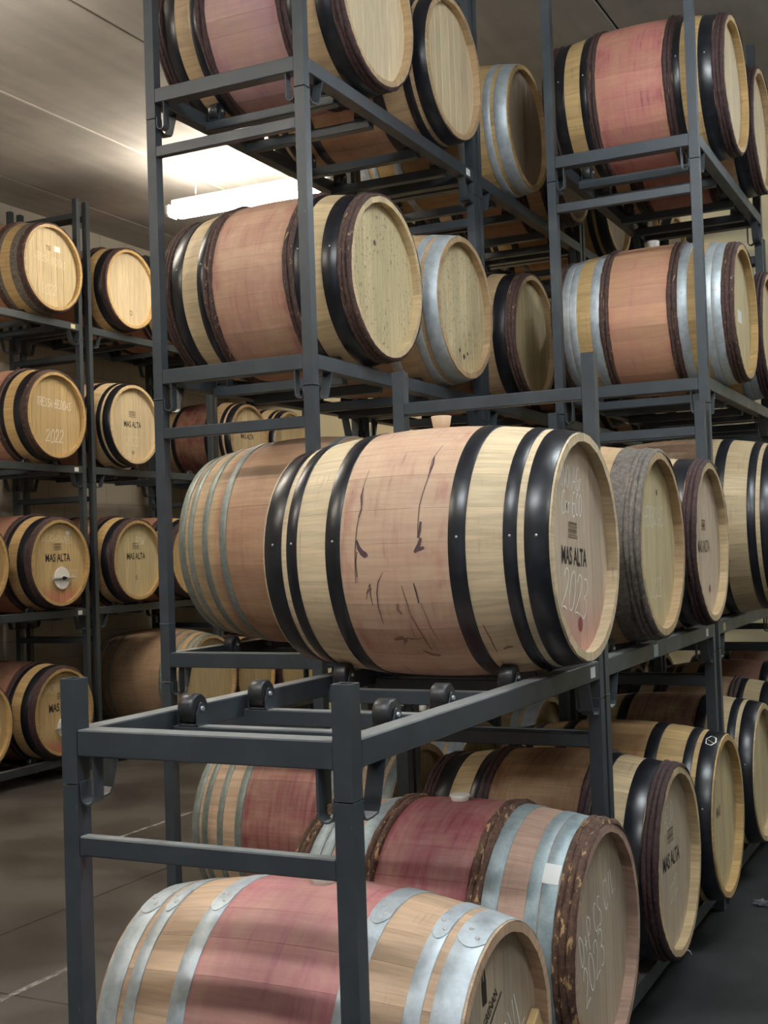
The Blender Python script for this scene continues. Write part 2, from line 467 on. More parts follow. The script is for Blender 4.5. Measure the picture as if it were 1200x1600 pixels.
def post_mesh(z0, z1):
    m = MB()
    th = 0.004
    o, i = h, h-th
    # square tube, open at the top
    vs = []
    for z in (z0, z1):
        for q in (o, i):
            vs += [(-q,-q,z), (q,-q,z), (q,q,z), (-q,q,z)]
    fs = []
    for k in range(4):
        k2 = (k+1) % 4
        fs += [(k, k2, 8+k2, 8+k), (4+k, 12+k, 12+k2, 4+k2), (8+k, 8+k2, 12+k2, 12+k), (k, 4+k, 4+k2, k2)]
    m.add(vs, fs)
    return m.mesh('post')

def strap_side():
    """guide under a side beam: down by the post, along, slanting back up (plane xz)"""
    pts = [(h+.003, -DS+.004), (h+.004, -.150), (h+.010, -.163), (h+.020, -.168), (h+.044, -.167), (h+.070, -.163), (h+.080, -.150), (h+.112, -BH)]
    return MB().strip(pts, 0.040, 0.004, 'xz', 0.0).mesh('guide_strap')
def strap_end():
    """guide under an end beam: narrow U beside the post (plane yz)"""
    pts = [(h+.040, -BH), (h+.040, -.150)]
    for k in range(1, 8):
        a = math.pi*k/8
        pts.append((h+.0225+.0175*math.cos(a), -.150-.0175*math.sin(a)))
    pts += [(h+.005, -.150), (h+.004, -DS+.006)]
    return MB().strip(pts, 0.034, 0.004, 'yz', 0.0).mesh('guide_strap')

RM = {
 'end_beam': MB().box(-h, -h+.060, h, W-h, -BH, 0, .003).mesh('end_beam'),
 'side_beam': MB().box(h, LM-h, -h, -h+.056, -BH, 0, .003).mesh('side_beam'),
 'brace': MB().box(-h, h-.012, h, W-h, -BRH, 0, .003).mesh('brace'),
 'roller_bar': MB().box(-.022, .022, -h+.056, W+h-.056, -.080, -.038, .003).mesh('roller_bar'),
 'strap_side': strap_side(), 'strap_end': strap_end(),
 'collar': MB().box(-h-.0015, h+.0015, -h-.0015, h+.0015, -.0025, .0025, .001).mesh('weld_collar'),
 'wheel': MB().cyl((0,0,0), 'y', WR, WW, 28, bev=.004).mesh('wheel'),
 'axle': MB().cyl((0,0,0), 'y', .0055, WW+.022, 12).mesh('axle'),
 'sticker': MB().box(0, .05, -.0006, 0, -.017, .017).mesh('label_sticker'),
}
mb = MB()
for s in (-1, 1):     # fork: two cheeks, rounded on top, on a foot plate
    y0 = s*(WW/2+.003); y1 = s*(WW/2+.006)
    prof = [(-.022, -.041), (.022, -.041), (.022, -.012)] + [(.013*math.cos(R(a)), .002+.013*math.sin(R(a))) for a in (0, 30, 60, 90, 120, 150, 180)] + [(-.022, -.012)]
    k = len(prof)
    vs = [(x, y0, z) for x, z in prof] + [(x, y1, z) for x, z in prof]
    fs = [tuple(range(k)), tuple(range(k, 2*k))] + [(i, (i+1) % k, k+(i+1) % k, k+i) for i in range(k)]
    mb.add(vs, fs)
mb.box(-.022, .022, -WW/2-.008, WW/2+.008, -.041, -.038)
RM['bracket'] = mb.mesh('bracket')
mb = MB().cyl((0,0,0), 'y', WR, WW, 16)
mb.box(-.022, .022, -WW/2-.006, -WW/2-.003, -.041, .012).box(-.022, .022, WW/2+.003, WW/2+.006, -.041, .012)
RM['roller_simple'] = mb.mesh('roller')

posts = {}
def rack(x, y, t, label, top='full', far=False, stub_seam=False, stickers=(), rollers=True, near_short=False):
    """one stackable rack unit; top 'full' carries the next unit, 'stub' ends just above the rollers"""
    root = empty('barrel_rack', (x, y, T[t]-DS if t else 0.0), label, 'barrel rack', 'stacked steel barrel racks')
    base = DS if t else T[0]
    z0 = 0.0015 if t else 0.0
    for px in (0, LM):
        for py in (0, W):
            zt = base+STUB if (top == 'stub' or (near_short and px == 0)) else base+(T[t+1]-T[t])-DS-.0015
            key = (round(z0,4), round(zt,4))
            if key not in posts: posts[key] = post_mesh(*key)
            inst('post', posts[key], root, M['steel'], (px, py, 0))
            if top == 'full' and t and not far:
                inst('weld_collar', RM['collar'], root, M['steel'], (px, py, .004))
            if stub_seam: inst('weld_collar', RM['collar'], root, M['steel'], (px, py, base+STUB))
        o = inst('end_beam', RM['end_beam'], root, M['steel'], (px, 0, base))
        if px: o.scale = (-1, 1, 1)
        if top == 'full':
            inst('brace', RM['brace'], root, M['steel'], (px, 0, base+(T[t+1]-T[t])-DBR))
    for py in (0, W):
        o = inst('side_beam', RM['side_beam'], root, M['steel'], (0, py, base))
        if py: o.scale = (1, -1, 1)
    for c in SL:
        for s in (-1, 1):
            bx = c+s*RO
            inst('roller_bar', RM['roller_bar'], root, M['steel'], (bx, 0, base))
            for ry in RY:
                if far or not rollers:
                    inst('roller', RM['roller_simple'], root, M['rubber'], (bx, ry, base+AX))
                else:
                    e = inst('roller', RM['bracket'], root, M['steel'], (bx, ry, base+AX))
                    inst('wheel', RM['wheel'], e, M['rubber'])
                    inst('axle', RM['axle'], e, M['zinc'])
    if t:
        for px, sx in ((0, 1), (LM, -1)):
            for py, sy in ((0, 1), (W, -1)):
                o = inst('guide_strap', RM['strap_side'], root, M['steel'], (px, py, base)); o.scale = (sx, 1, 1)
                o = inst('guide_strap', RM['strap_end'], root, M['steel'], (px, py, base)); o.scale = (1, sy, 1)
    for (sx, mat, sz) in stickers:
        o = inst('label_sticker', RM['sticker'], root, M[mat], (sx, -h, base-BH/2)); o.scale = (sz, 1, sz)
    return root

FX = [0.0, 1.7855, 3.6246, 5.43]
BX = [1.8899, 3.680, 5.470, 7.260]
AXS = [3.945, 5.785, 7.575]
FY, BY, AY = 0.0, 1.1249, 5.40
ROWS = {'F': (FX, FY), 'B': (BX, BY), 'A': (AXS, AY)}

rack(FX[0], FY, 0, 'ground rack of the nearest stack, dark steel posts in the foreground')
rack(FX[0], FY, 1, 'low steel rack with empty front rollers on top of the nearest stack', top='stub', stickers=((1.60, 'paper', 1.0),))
rack(FX[1], FY, 0, 'ground rack right behind the nearest stack, in deep shade')
rack(FX[1], FY, 1, 'rack with bare post tops and open brace behind the nearest big barrel', stickers=((0.62, 'paper_blue', 1.3), (1.55, 'paper', 1.0)))
rack(FX[2], FY, 0, 'ground rack of the tall right stack', far=True)
rack(FX[2], FY, 1, 'second level rack of the tall right stack', stickers=((0.1, 'paper_yellow', 1.0),), far=True)
rack(FX[2], FY, 2, 'third level rack of the tall right stack, under the grey hooped barrel')
rack(FX[2], FY, 3, 'top level rack of the tall right stack, under the pink barrel')
rack(FX[3], FY, 0, 'ground rack at the far right edge', far=True)
rack(FX[3], FY, 1, 'second level rack at the far right edge', far=True)
rack(BX[0], BY, 0, 'ground rack of the tall left stack')
rack(BX[0], BY, 1, 'second level rack of the tall left stack, beneath the striped barrel', stub_seam=True)
rack(BX[0], BY, 2, 'third level rack of the tall left stack, below the glowing light')
rack(BX[0], BY, 3, 'top level rack of the tall left stack', stickers=((1.60, 'paper', 1.0),))
for t, lab in enumerate(('ground', 'second level', 'third level', 'top level')):
    rack(BX[1], BY, t, lab+' rack of the middle stack behind the tall left stack', far=(t < 2))
rack(FX[3], FY, 2, 'third level rack at the far right edge, bare', far=True)
for t, lab in enumerate(('ground', 'second level', 'third level', 'top level')):
    rack(BX[2], BY, t, lab+' rack in the dark at the back of the middle row', far=True)
for t, lab in enumerate(('ground', 'second level', 'third level', 'top level')):
    rack(BX[3], BY, t, lab+' rack closest to the cream end wall in the middle row', far=True)
for u, w in enumerate(('leftmost', 'middle', 'farthest')):
    for t, lab in enumerate(('ground', 'second level', 'third level', 'top level')):
        st = ()
        if u == 0 and t: st = ((1.60, 'paper_yellow' if t == 3 else 'paper', 1.0),)
        rack(AXS[u], AY, t, lab+' rack along the left wall, '+w+' of its row', far=True, stickers=st)

# ------------------------------------------------------------------ barrels
NST = 27
def radius(d, y):
    return d['rh'] + (d['rb']-d['rh'])*(1-(abs(y)/(d['ln']/2))**2)
SH = {}      # shared meshes by dimensions
TH = 0.024   # stave thickness
REC = 0.036  # head recess
DIMS = {
 'burgundy': dict(rb=.382, rh=.334, ln=.91),
 'bordeaux': dict(rb=.362, rh=.305, ln=.95),
 'large':    dict(rb=.445, rh=.385, ln=.90),
 'mid':      dict(rb=.400, rh=.345, ln=.90),
 'long':     dict(rb=.450, rh=.385, ln=1.06),
}
def P3(d, a, y, dr=0.0, r=None):
    rr = (radius(d, y) if r is None else r) + dr
    return (-rr*math.sin(a), y, d['rb'] + rr*math.cos(a))

def stave_meshes(dk):
    if ('st', dk) in SH: return SH['st', dk]
    d = DIMS[dk]; rnd = random.Random(5); L2 = d['ln']/2
    ws = [rnd.uniform(.75, 1.3) for _ in range(NST)]
    tot = sum(ws); a = rnd.uniform(0, .2); out = []
    NS = 10
    for k in range(NST):
        da = 2*math.pi*ws[k]/tot
        e = 0.00012/d['rb']
        a0, a1 = a+e, a+da-e
        mb = MB()
        ysv = [-L2 + d['ln']*i/NS for i in range(NS+1)]
        NA = 4
        # outer skin
        vs, fs = [], []
        for y in ysv:
            for j in range(NA):
                b = .0005/d['rb']
                vs.append(P3(d, a0+b+(a1-a0-2*b)*j/(NA-1), y))
        for i in range(NS):
            for j in range(NA-1):
                q = i*NA+j; fs.append((q, q+1, q+NA+1, q+NA))
        mb.add(vs, fs, True)
        # chamfers, sides and inner skin
        vs, fs = [], []
        for y in ysv:
            b = .0005/d['rb']
            vs += [P3(d, a0+b, y), P3(d, a0, y, -.0007), P3(d, a0, y, -TH), P3(d, a1, y, -TH), P3(d, a1, y, -.0007), P3(d, a1-b, y)]
        for i in range(NS):
            for j in range(5):
                q = i*6+j; fs.append((q, q+6, q+7, q+1))
        fs += [tuple(range(6)), tuple(range(NS*6, NS*6+6))[::-1]]
        mb.add(vs, fs, False)
        out.append(mb.mesh('stave'))
        a += da
    SH['st', dk] = out
    return out

def body_mesh(dk):
    """far barrels: every stave still stands proud of its joints, in one mesh"""
    if ('bd', dk) in SH: return SH['bd', dk]
    d = DIMS[dk]; L2 = d['ln']/2; mb = MB(); NS = 8
    for k in range(24):
        a0 = 2*math.pi*k/24; a1 = 2*math.pi*(k+1)/24; b = .0012
        vs, fs = [], []
        for i in range(NS+1):
            y = -L2 + d['ln']*i/NS
            vs += [P3(d, a0+b+(a1-a0-2*b)*j/3, y) for j in range(4)]
        for i in range(NS):
            for j in range(3):
                q = i*4+j; fs.append((q, q+1, q+5, q+4))
        mb.add(vs, fs, True)
        vs, fs = [], []
        for i in range(NS+1):
            y = -L2 + d['ln']*i/NS
            vs += [P3(d, a0-b, y), P3(d, a0, y, -.001), P3(d, a0+b, y)]
        for i in range(NS):
            for j in range(2):
                q = i*3+j; fs.append((q, q+1, q+4, q+3))
        mb.add(vs, fs, False)
        for y, s in ((-L2, 1), (L2, -1)):
            mb.add([P3(d, a0, y), P3(d, a1, y), P3(d, a1, y, -TH), P3(d, a0, y, -TH), P3(d, a1, y+s*.06, -TH), P3(d, a0, y+s*.06, -TH)], [(0,1,2,3), (3,2,4,5)])
    SH['bd', dk] = mb.mesh('body')
    return SH['bd', dk]

def head_meshes(dk, nb=8):
    if ('hd', dk) in SH: return SH['hd', dk]
    d = DIMS[dk]; L2 = d['ln']/2; yh = -L2+REC
    rin = radius(d, L2-REC)-TH+.003
    rnd = random.Random(8); ws = [rnd.uniform(.8, 1.25) for _ in range(nb)]; tot = sum(ws)
    x = -rin; out = []
    for k in range(nb):
        xa, xb = x+.0006, x+2*rin*ws[k]/tot-.0006
        x += 2*rin*ws[k]/tot
        n = 7
        top = []
        for j in range(n):
            q = xa+(xb-xa)*j/(n-1)
            top.append((q, math.sqrt(max(0, rin*rin-q*q))))
        prof = top + [(q, -z) for q, z in reversed(top)]
        m = len(prof); mb = MB(); b = .0012
        vs = [(q, yh, d['rb']+z) for q, z in prof] + [(q, yh+.02, d['rb']+z) for q, z in prof]
        # chamfer: front outline pulled in a little, side outline just behind it
        cx = (xa+xb)/2
        front = [(q+(b if q < cx else -b), yh, d['rb']+z*.998) for q, z in prof]
        side = [(q, yh+b, d['rb']+z) for q, z in prof]
        back = [(q, yh+.02, d['rb']+z) for q, z in prof]
        fs = [tuple(range(m))]
        for i in range(m):
            i2 = (i+1) % m
            fs += [(i, i2, m+i2, m+i), (m+i, m+i2, 2*m+i2, 2*m+i)]
        fs.append(tuple(range(2*m, 3*m))[::-1])
        out.append(mb.add(front+side+back, fs).mesh('head_board'))
    # plain far head
    mb = MB(); n = 32
    mb.add([(rin*math.sin(2*math.pi*k/n), -yh, d['rb']+rin*math.cos(2*math.pi*k/n)) for k in range(n)], [tuple(range(n))])
    SH['hd', dk] = (out, mb.mesh('back_head'))
    return SH['hd', dk]

def hoop_mesh(dk, ya, yb, th=.0025, n=72):
    key = ('hp', dk, round(ya,4), round(yb,4))
    if key in SH: return SH[key]
    d = DIMS[dk]; mb = MB(); vs, fs = [], []
    for k in range(n):
        a = 2*math.pi*k/n
        for y, dr in ((ya, .0), (ya, th-.0006), (ya+.001, th), ((ya+yb)/2, th), (yb-.001, th), (yb, th-.0006), (yb, .0)):
            vs.append(P3(d, a, y, dr))
    for k in range(n):
        k2 = (k+1) % n
        for j in range(6):
            fs.append((k*7+j, k*7+j+1, k2*7+j+1, k2*7+j))
    SH[key] = mb.add(vs, fs, True).mesh('metal_hoop')
    return SH[key]

def strand_mesh(dk, y, rr, seed):
    key = ('sw', dk, round(y,4), seed)
    if key in SH: return SH[key]
    d = DIMS[dk]; rnd = random.Random(seed*101+7); n, m = 96, 7
    mb = MB(); vs, fs = [], []
    ph = [rnd.uniform(0, 6.28) for _ in range(6)]
    for k in range(n):
        a = 2*math.pi*k/n
        w = .0018*math.sin(5*a+ph[0]) + .0012*math.sin(11*a+ph[1]) + rnd.uniform(-.0012, .0012)
        mn = rr*(1 + .12*math.sin(7*a+ph[2]) + rnd.uniform(-.12, .12))
        yo = .0015*math.sin(4*a+ph[3])
        for j in range(m):
            b = math.pi*j/(m-1)
            yy = y + yo - mn*math.cos(b)*1.05
            vs.append(P3(d, a, yy, max(-.002, mn*1.1*math.sin(b) + w*math.sin(b))))
    for k in range(n):
        k2 = (k+1) % n
        for j in range(m-1):
            fs.append((k*m+j, k*m+j+1, k2*m+j+1, k2*m+j))
    SH[key] = mb.add(vs, fs, True).mesh('wooden_hoop')
    return SH[key]

def patch_mesh(d, a0, a1, ya, yb, dr, name, rounded=False, thick=.0022, n=8):
    """a piece lying on the barrel's skin"""
    mb = MB(); vs, fs = [], []
    m = 6
    for i in range(n+1):
        a = a0+(a1-a0)*i/n
        for j in range(m+1):
            f = j/m
            y = ya+(yb-ya)*f
            aa = a
            if rounded:
                aa = a0 + (a1-a0)*(i/n)*(1-.28*(2*f-1)**2)
            vs.append(P3(d, aa, y, dr+thick))
    for i in range(n):
        for j in range(m):
            q = i*(m+1)+j; fs.append((q, q+1, q+m+2, q+m+1))
    top = len(vs)
    ring = [j for j in range(m+1)] + [i*(m+1)+m for i in range(1, n+1)] + [n*(m+1)+j for j in range(m-1, -1, -1)] + [i*(m+1) for i in range(n-1, 0, -1)]
    base = []
    for q in ring:
        p = Vector(vs[q]); c = Vector((0, p.y, d['rb'])); base.append(tuple(p - (p-c).normalized()*thick))
    mb.add(vs, fs, True)
    mb.add([vs[q] for q in ring]+base, [(i, (i+1) % len(ring), len(ring)+(i+1) % len(ring), len(ring)+i) for i in range(len(ring))])
    return mb.mesh(name)

def rivet(d, a, y, dr, rad=.0055):
    p = Vector(P3(d, a, y, dr)); nrm = (p-Vector((0, y, d['rb']))).normalized()
    t1 = Vector((0,1,0)); t2 = nrm.cross(t1)
    mb = MB(); vs, fs = [], []
    n = 10
    for rr, hh in ((1.0, 0.0), (.8, .45), (.4, .7)):
        for k in range(n):
            b = 2*math.pi*k/n
            vs.append(tuple(p + (t1*math.cos(b)+t2*math.sin(b))*rad*rr + nrm*rad*hh*.8))
    for j in range(2):
        for k in range(n):
            k2 = (k+1) % n; fs.append((j*n+k, j*n+k2, (j+1)*n+k2, (j+1)*n+k))
    fs.append(tuple(range(2*n, 3*n)))
    return mb.add(vs, fs, True).mesh('rivet')

def skin_stroke(d, pts, w, name, dr=.0012):
    """a mark drawn on the staves, pts = (angle in degrees from the top towards the viewer, y)"""
    mb = MB(); vs, fs = [], []
    fine = []
    for (a, b) in zip(pts[:-1], pts[1:]):
        k = max(1, int(abs(b[0]-a[0])/4))
        fine += [(a[0]+(b[0]-a[0])*i/k, a[1]+(b[1]-a[1])*i/k) for i in range(k)]
    fine.append(pts[-1])
    m = len(fine)
    for i, (a, y) in enumerate(fine):
        a2, y2 = fine[min(i+1, m-1)]; a1, y1 = fine[max(i-1, 0)]
        dx, dy = R(a2-a1)*d['rb'], y2-y1
        l = math.hypot(dx, dy) or 1
        ww = w*(0.35+0.65*math.sin(math.pi*(i+.5)/m))/2
        for s in (1, -1):
            vs.append(P3(d, R(a)-s*dy/l*ww/d['rb']*1.0, y+s*dx/l*ww, dr))
    for i in range(m-1):
        fs.append((2*i, 2*i+1, 2*i+3, 2*i+2))
    return mb.add(vs, fs, True).mesh(name)

# --- writing: chalk strokes and stamped lettering
GL = {
 '0': (.6, [[(.3,1),(.08,.8),(.02,.45),(.12,.08),(.32,0),(.52,.2),(.58,.55),(.48,.9),(.3,1)]]),
 '1': (.35, [[(.02,.75),(.2,1),(.2,0)]]),
 '2': (.6, [[(.05,.78),(.2,1),(.45,.97),(.52,.72),(.35,.4),(.02,.02),(.3,.05),(.6,.02)]]),
 '3': (.55, [[(.05,.95),(.3,1),(.48,.82),(.38,.6),(.2,.52),(.42,.45),(.5,.2),(.3,0),(.05,.06)]]),
 'A': (.6, [[(.02,0),(.3,1),(.58,0)],[(.12,.38),(.5,.36)]]),
 'B': (.55, [[(.05,0),(.05,1),(.35,.98),(.45,.78),(.3,.55),(.05,.52)],[(.3,.55),(.52,.3),(.38,.03),(.05,0)]]),
 'C': (.55, [[(.5,.9),(.3,1),(.1,.75),(.04,.4),(.15,.08),(.35,0),(.52,.1)]]),
 'D': (.58, [[(.08,0),(.08,1),(.35,.92),(.54,.6),(.5,.25),(.3,.02),(.08,0)]]),
 'E': (.5, [[(.48,1),(.06,.98),(.06,0),(.5,.02)],[(.06,.52),(.4,.52)]]),
 'G': (.6, [[(.5,.88),(.3,1),(.08,.7),(.05,.3),(.25,0),(.5,.12),(.52,.42),(.32,.42)]]),
 'H': (.55, [[(.06,1),(.06,0)],[(.5,1),(.5,0)],[(.06,.5),(.5,.5)]]),
 'I': (.2, [[(.1,1),(.1,0)]]),
 'L': (.48, [[(.08,1),(.06,.03),(.48,.05)]]),
 'N': (.6, [[(.05,0),(.07,1),(.5,0),(.54,1)]]),
 'O': (.6, [[(.3,1),(.06,.72),(.05,.3),(.3,0),(.54,.28),(.54,.7),(.3,1)]]),
 'P': (.5, [[(.08,0),(.06,1),(.35,.98),(.48,.75),(.3,.5),(.07,.48)]]),
 'R': (.55, [[(.06,0),(.06,1),(.38,.96),(.45,.72),(.28,.52),(.06,.5)],[(.25,.5),(.52,0)]]),
 'S': (.5, [[(.45,.9),(.25,1),(.08,.8),(.2,.58),(.42,.4),(.4,.12),(.2,0),(.03,.1)]]),
 'T': (.55, [[(.02,1),(.54,1)],[(.28,1),(.28,0)]]),
 'V': (.55, [[(.04,1),(.28,0),(.52,1)]]),
 'W': (.75, [[(.03,1),(.2,0),(.36,.7),(.54,0),(.72,1)]]),
 'a': (.42, [[(.36,.5),(.18,.56),(.05,.3),(.12,.03),(.32,.12),(.37,.5),(.36,.12),(.44,.02)]]),
 'r': (.32, [[(.06,.5),(.08,0)],[(.08,.35),(.18,.52),(.3,.5)]]),
 '+': (.5, [[(.05,.45),(.45,.45)],[(.25,.7),(.25,.2)]]),
 '-': (.4, [[(.05,.5),(.36,.5)]]),
 '.': (.2, [[(.06,.04),(.12,.0)]]),
 ' ': (.3, []),
}
def chalk_mesh(d, text, cx, cz, size, rot=0.0, width=.0045, slant=.12, gap=.14, jitter=.03):
    rnd = random.Random(text); yh = -d['ln']/2+REC-.0009
    tw = sum(GL[c][0]+gap for c in text)*size*.72
    mb = MB(); x = -tw/2; ca, sa = math.cos(R(rot)), math.sin(R(rot))
    for c in text:
        w, lines = GL[c]
        oy = rnd.uniform(-jitter, jitter); sc = size*rnd.uniform(.95, 1.08)
        for ln in lines:
            # smooth the polyline a little
            pts = ln
            if len(ln) > 3:
                pts = []
                for i in range(len(ln)-1):
                    p0 = ln[max(0,i-1)]; p1 = ln[i]; p2 = ln[i+1]; p3 = ln[min(len(ln)-1,i+2)]
                    for q in (0, .33, .66):
                        pts.append(tuple(.5*((2*p1[e])+(-p0[e]+p2[e])*q+(2*p0[e]-5*p1[e]+4*p2[e]-p3[e])*q*q+(-p0[e]+3*p1[e]-3*p2[e]+p3[e])*q**3) for e in (0,1)))
                pts.append(ln[-1])
            W2 = []
            for (u, v) in pts:
                lx = x+(u*.72+slant*v)*sc; lz = (v-.5+oy)*sc
                W2.append((cx+lx*ca-lz*sa, cz+lx*sa+lz*ca))
            vs, fs = [], []
            for i, (px, pz) in enumerate(W2):
                a = W2[max(0,i-1)]; b = W2[min(len(W2)-1,i+1)]
                dx, dz = b[0]-a[0], b[1]-a[1]; l = math.hypot(dx, dz) or 1
                ww = width/2*rnd.uniform(.75, 1.2)
                vs += [(px-dz/l*ww, yh, d['rb']+pz+dx/l*ww), (px+dz/l*ww, yh, d['rb']+pz-dx/l*ww)]
            for i in range(len(W2)-1): fs.append((2*i, 2*i+1, 2*i+3, 2*i+2))
            mb.add(vs, fs)
        x += (w+gap)*size*.72
    return mb.mesh('chalk_writing')

_txt = {}
def stamp_mesh(d, text, cx, cz, size, rot=0.0, sx=.72, bold=.022):
    if text not in _txt:
        cu = bpy.data.curves.new('stamp', 'FONT')
        cu.body = text; cu.align_x = 'CENTER'; cu.align_y = 'CENTER'; cu.offset = bold; cu.resolution_u = 3
        o = bpy.data.objects.new('stamp', cu); C.objects.link(o)
        dg = bpy.context.evaluated_depsgraph_get()
        me = bpy.data.meshes.new_from_object(o.evaluated_get(dg))
        _txt[text] = ([tuple(v.co) for v in me.vertices], [tuple(p.vertices) for p in me.polygons])
        bpy.data.objects.remove(o); bpy.data.meshes.remove(me); bpy.data.curves.remove(cu)
    vs, fs = _txt[text]; yh = -d['ln']/2+REC-.0008
    ca, sa = math.cos(R(rot)), math.sin(R(rot))
    q = []
    for (u, v, _) in vs:
        u, v = u*size*sx, v*size
        q.append((cx+u*ca-v*sa, yh, d['rb']+cz+u*sa+v*ca))
    return MB().add(q, fs).mesh('stamped_lettering')

def flat_mesh(d, polys, cx, cz, size, rot=0.0, name='stamped_emblem'):
    yh = -d['ln']/2+REC-.0008; ca, sa = math.cos(R(rot)), math.sin(R(rot)); mb = MB()
    for poly in polys:
        vs = []
        for (u, v) in poly:
            u, v = u*size, v*size
            vs.append((cx+u*ca-v*sa, yh, d['rb']+cz+u*sa+v*ca))
        mb.add(vs, [tuple(range(len(vs)))])
    return mb.mesh(name)
def rect(x0, x1, z0, z1): return [(x0,z0),(x1,z0),(x1,z1),(x0,z1)]
EMBLEM = [[(-1,.45),(1,.45),(.85,.62),(-.85,.62)], rect(-1,1,.28,.36), rect(-1.05,1.05,-.5,-.42), rect(-1.05,1.05,-.34,-.28)] + [rect(-.95+.24*k, -.83+.24*k, -.2, .22) for k in range(8)] + [rect(-.9,.9,-.02,.04)]
COOPER = [[(-.3,-.9),(.25,-.9),(.3,.1),(.12,1.0),(.06,.2),(-.05,.15),(-.1,.6),(-.3,.1)]]
def disc(cx, cz, r, n=20): return [(cx+r*math.cos(2*math.pi*k/n), cz+r*math.sin(2*math.pi*k/n)) for k in range(n)]

# hoop layouts: metal (distance from the barrel's end a..b), wooden strands (distance, radius)
LAY = {
 'six':     dict(metal=[(.006,.072),(.092,.130),(.235,.285)], wood=[]),
 'eight':   dict(metal=[(.002,.040),(.058,.088),(.142,.172),(.236,.270)], wood=[]),
 'chest':   dict(metal=[(.056,.120),(.205,.240)], wood=[(.010,.010),(.029,.010),(.046,.009),(.252,.011),(.274,.011)]),
 'chest_w': dict(metal=[(.058,.100),(.103,.140),(.215,.262)], wood=[(.010,.011),(.030,.011),(.048,.009),(.275,.012),(.298,.011)]),
}
seed_count = [0]
def wheel_z(d, row_t):
    """height of the bilge bottom of a barrel resting on its rollers"""
    r = radius(d, 0.27)+WR
    return T[row_t]+AX+math.sqrt(r*r-RO*RO)-d['rb']

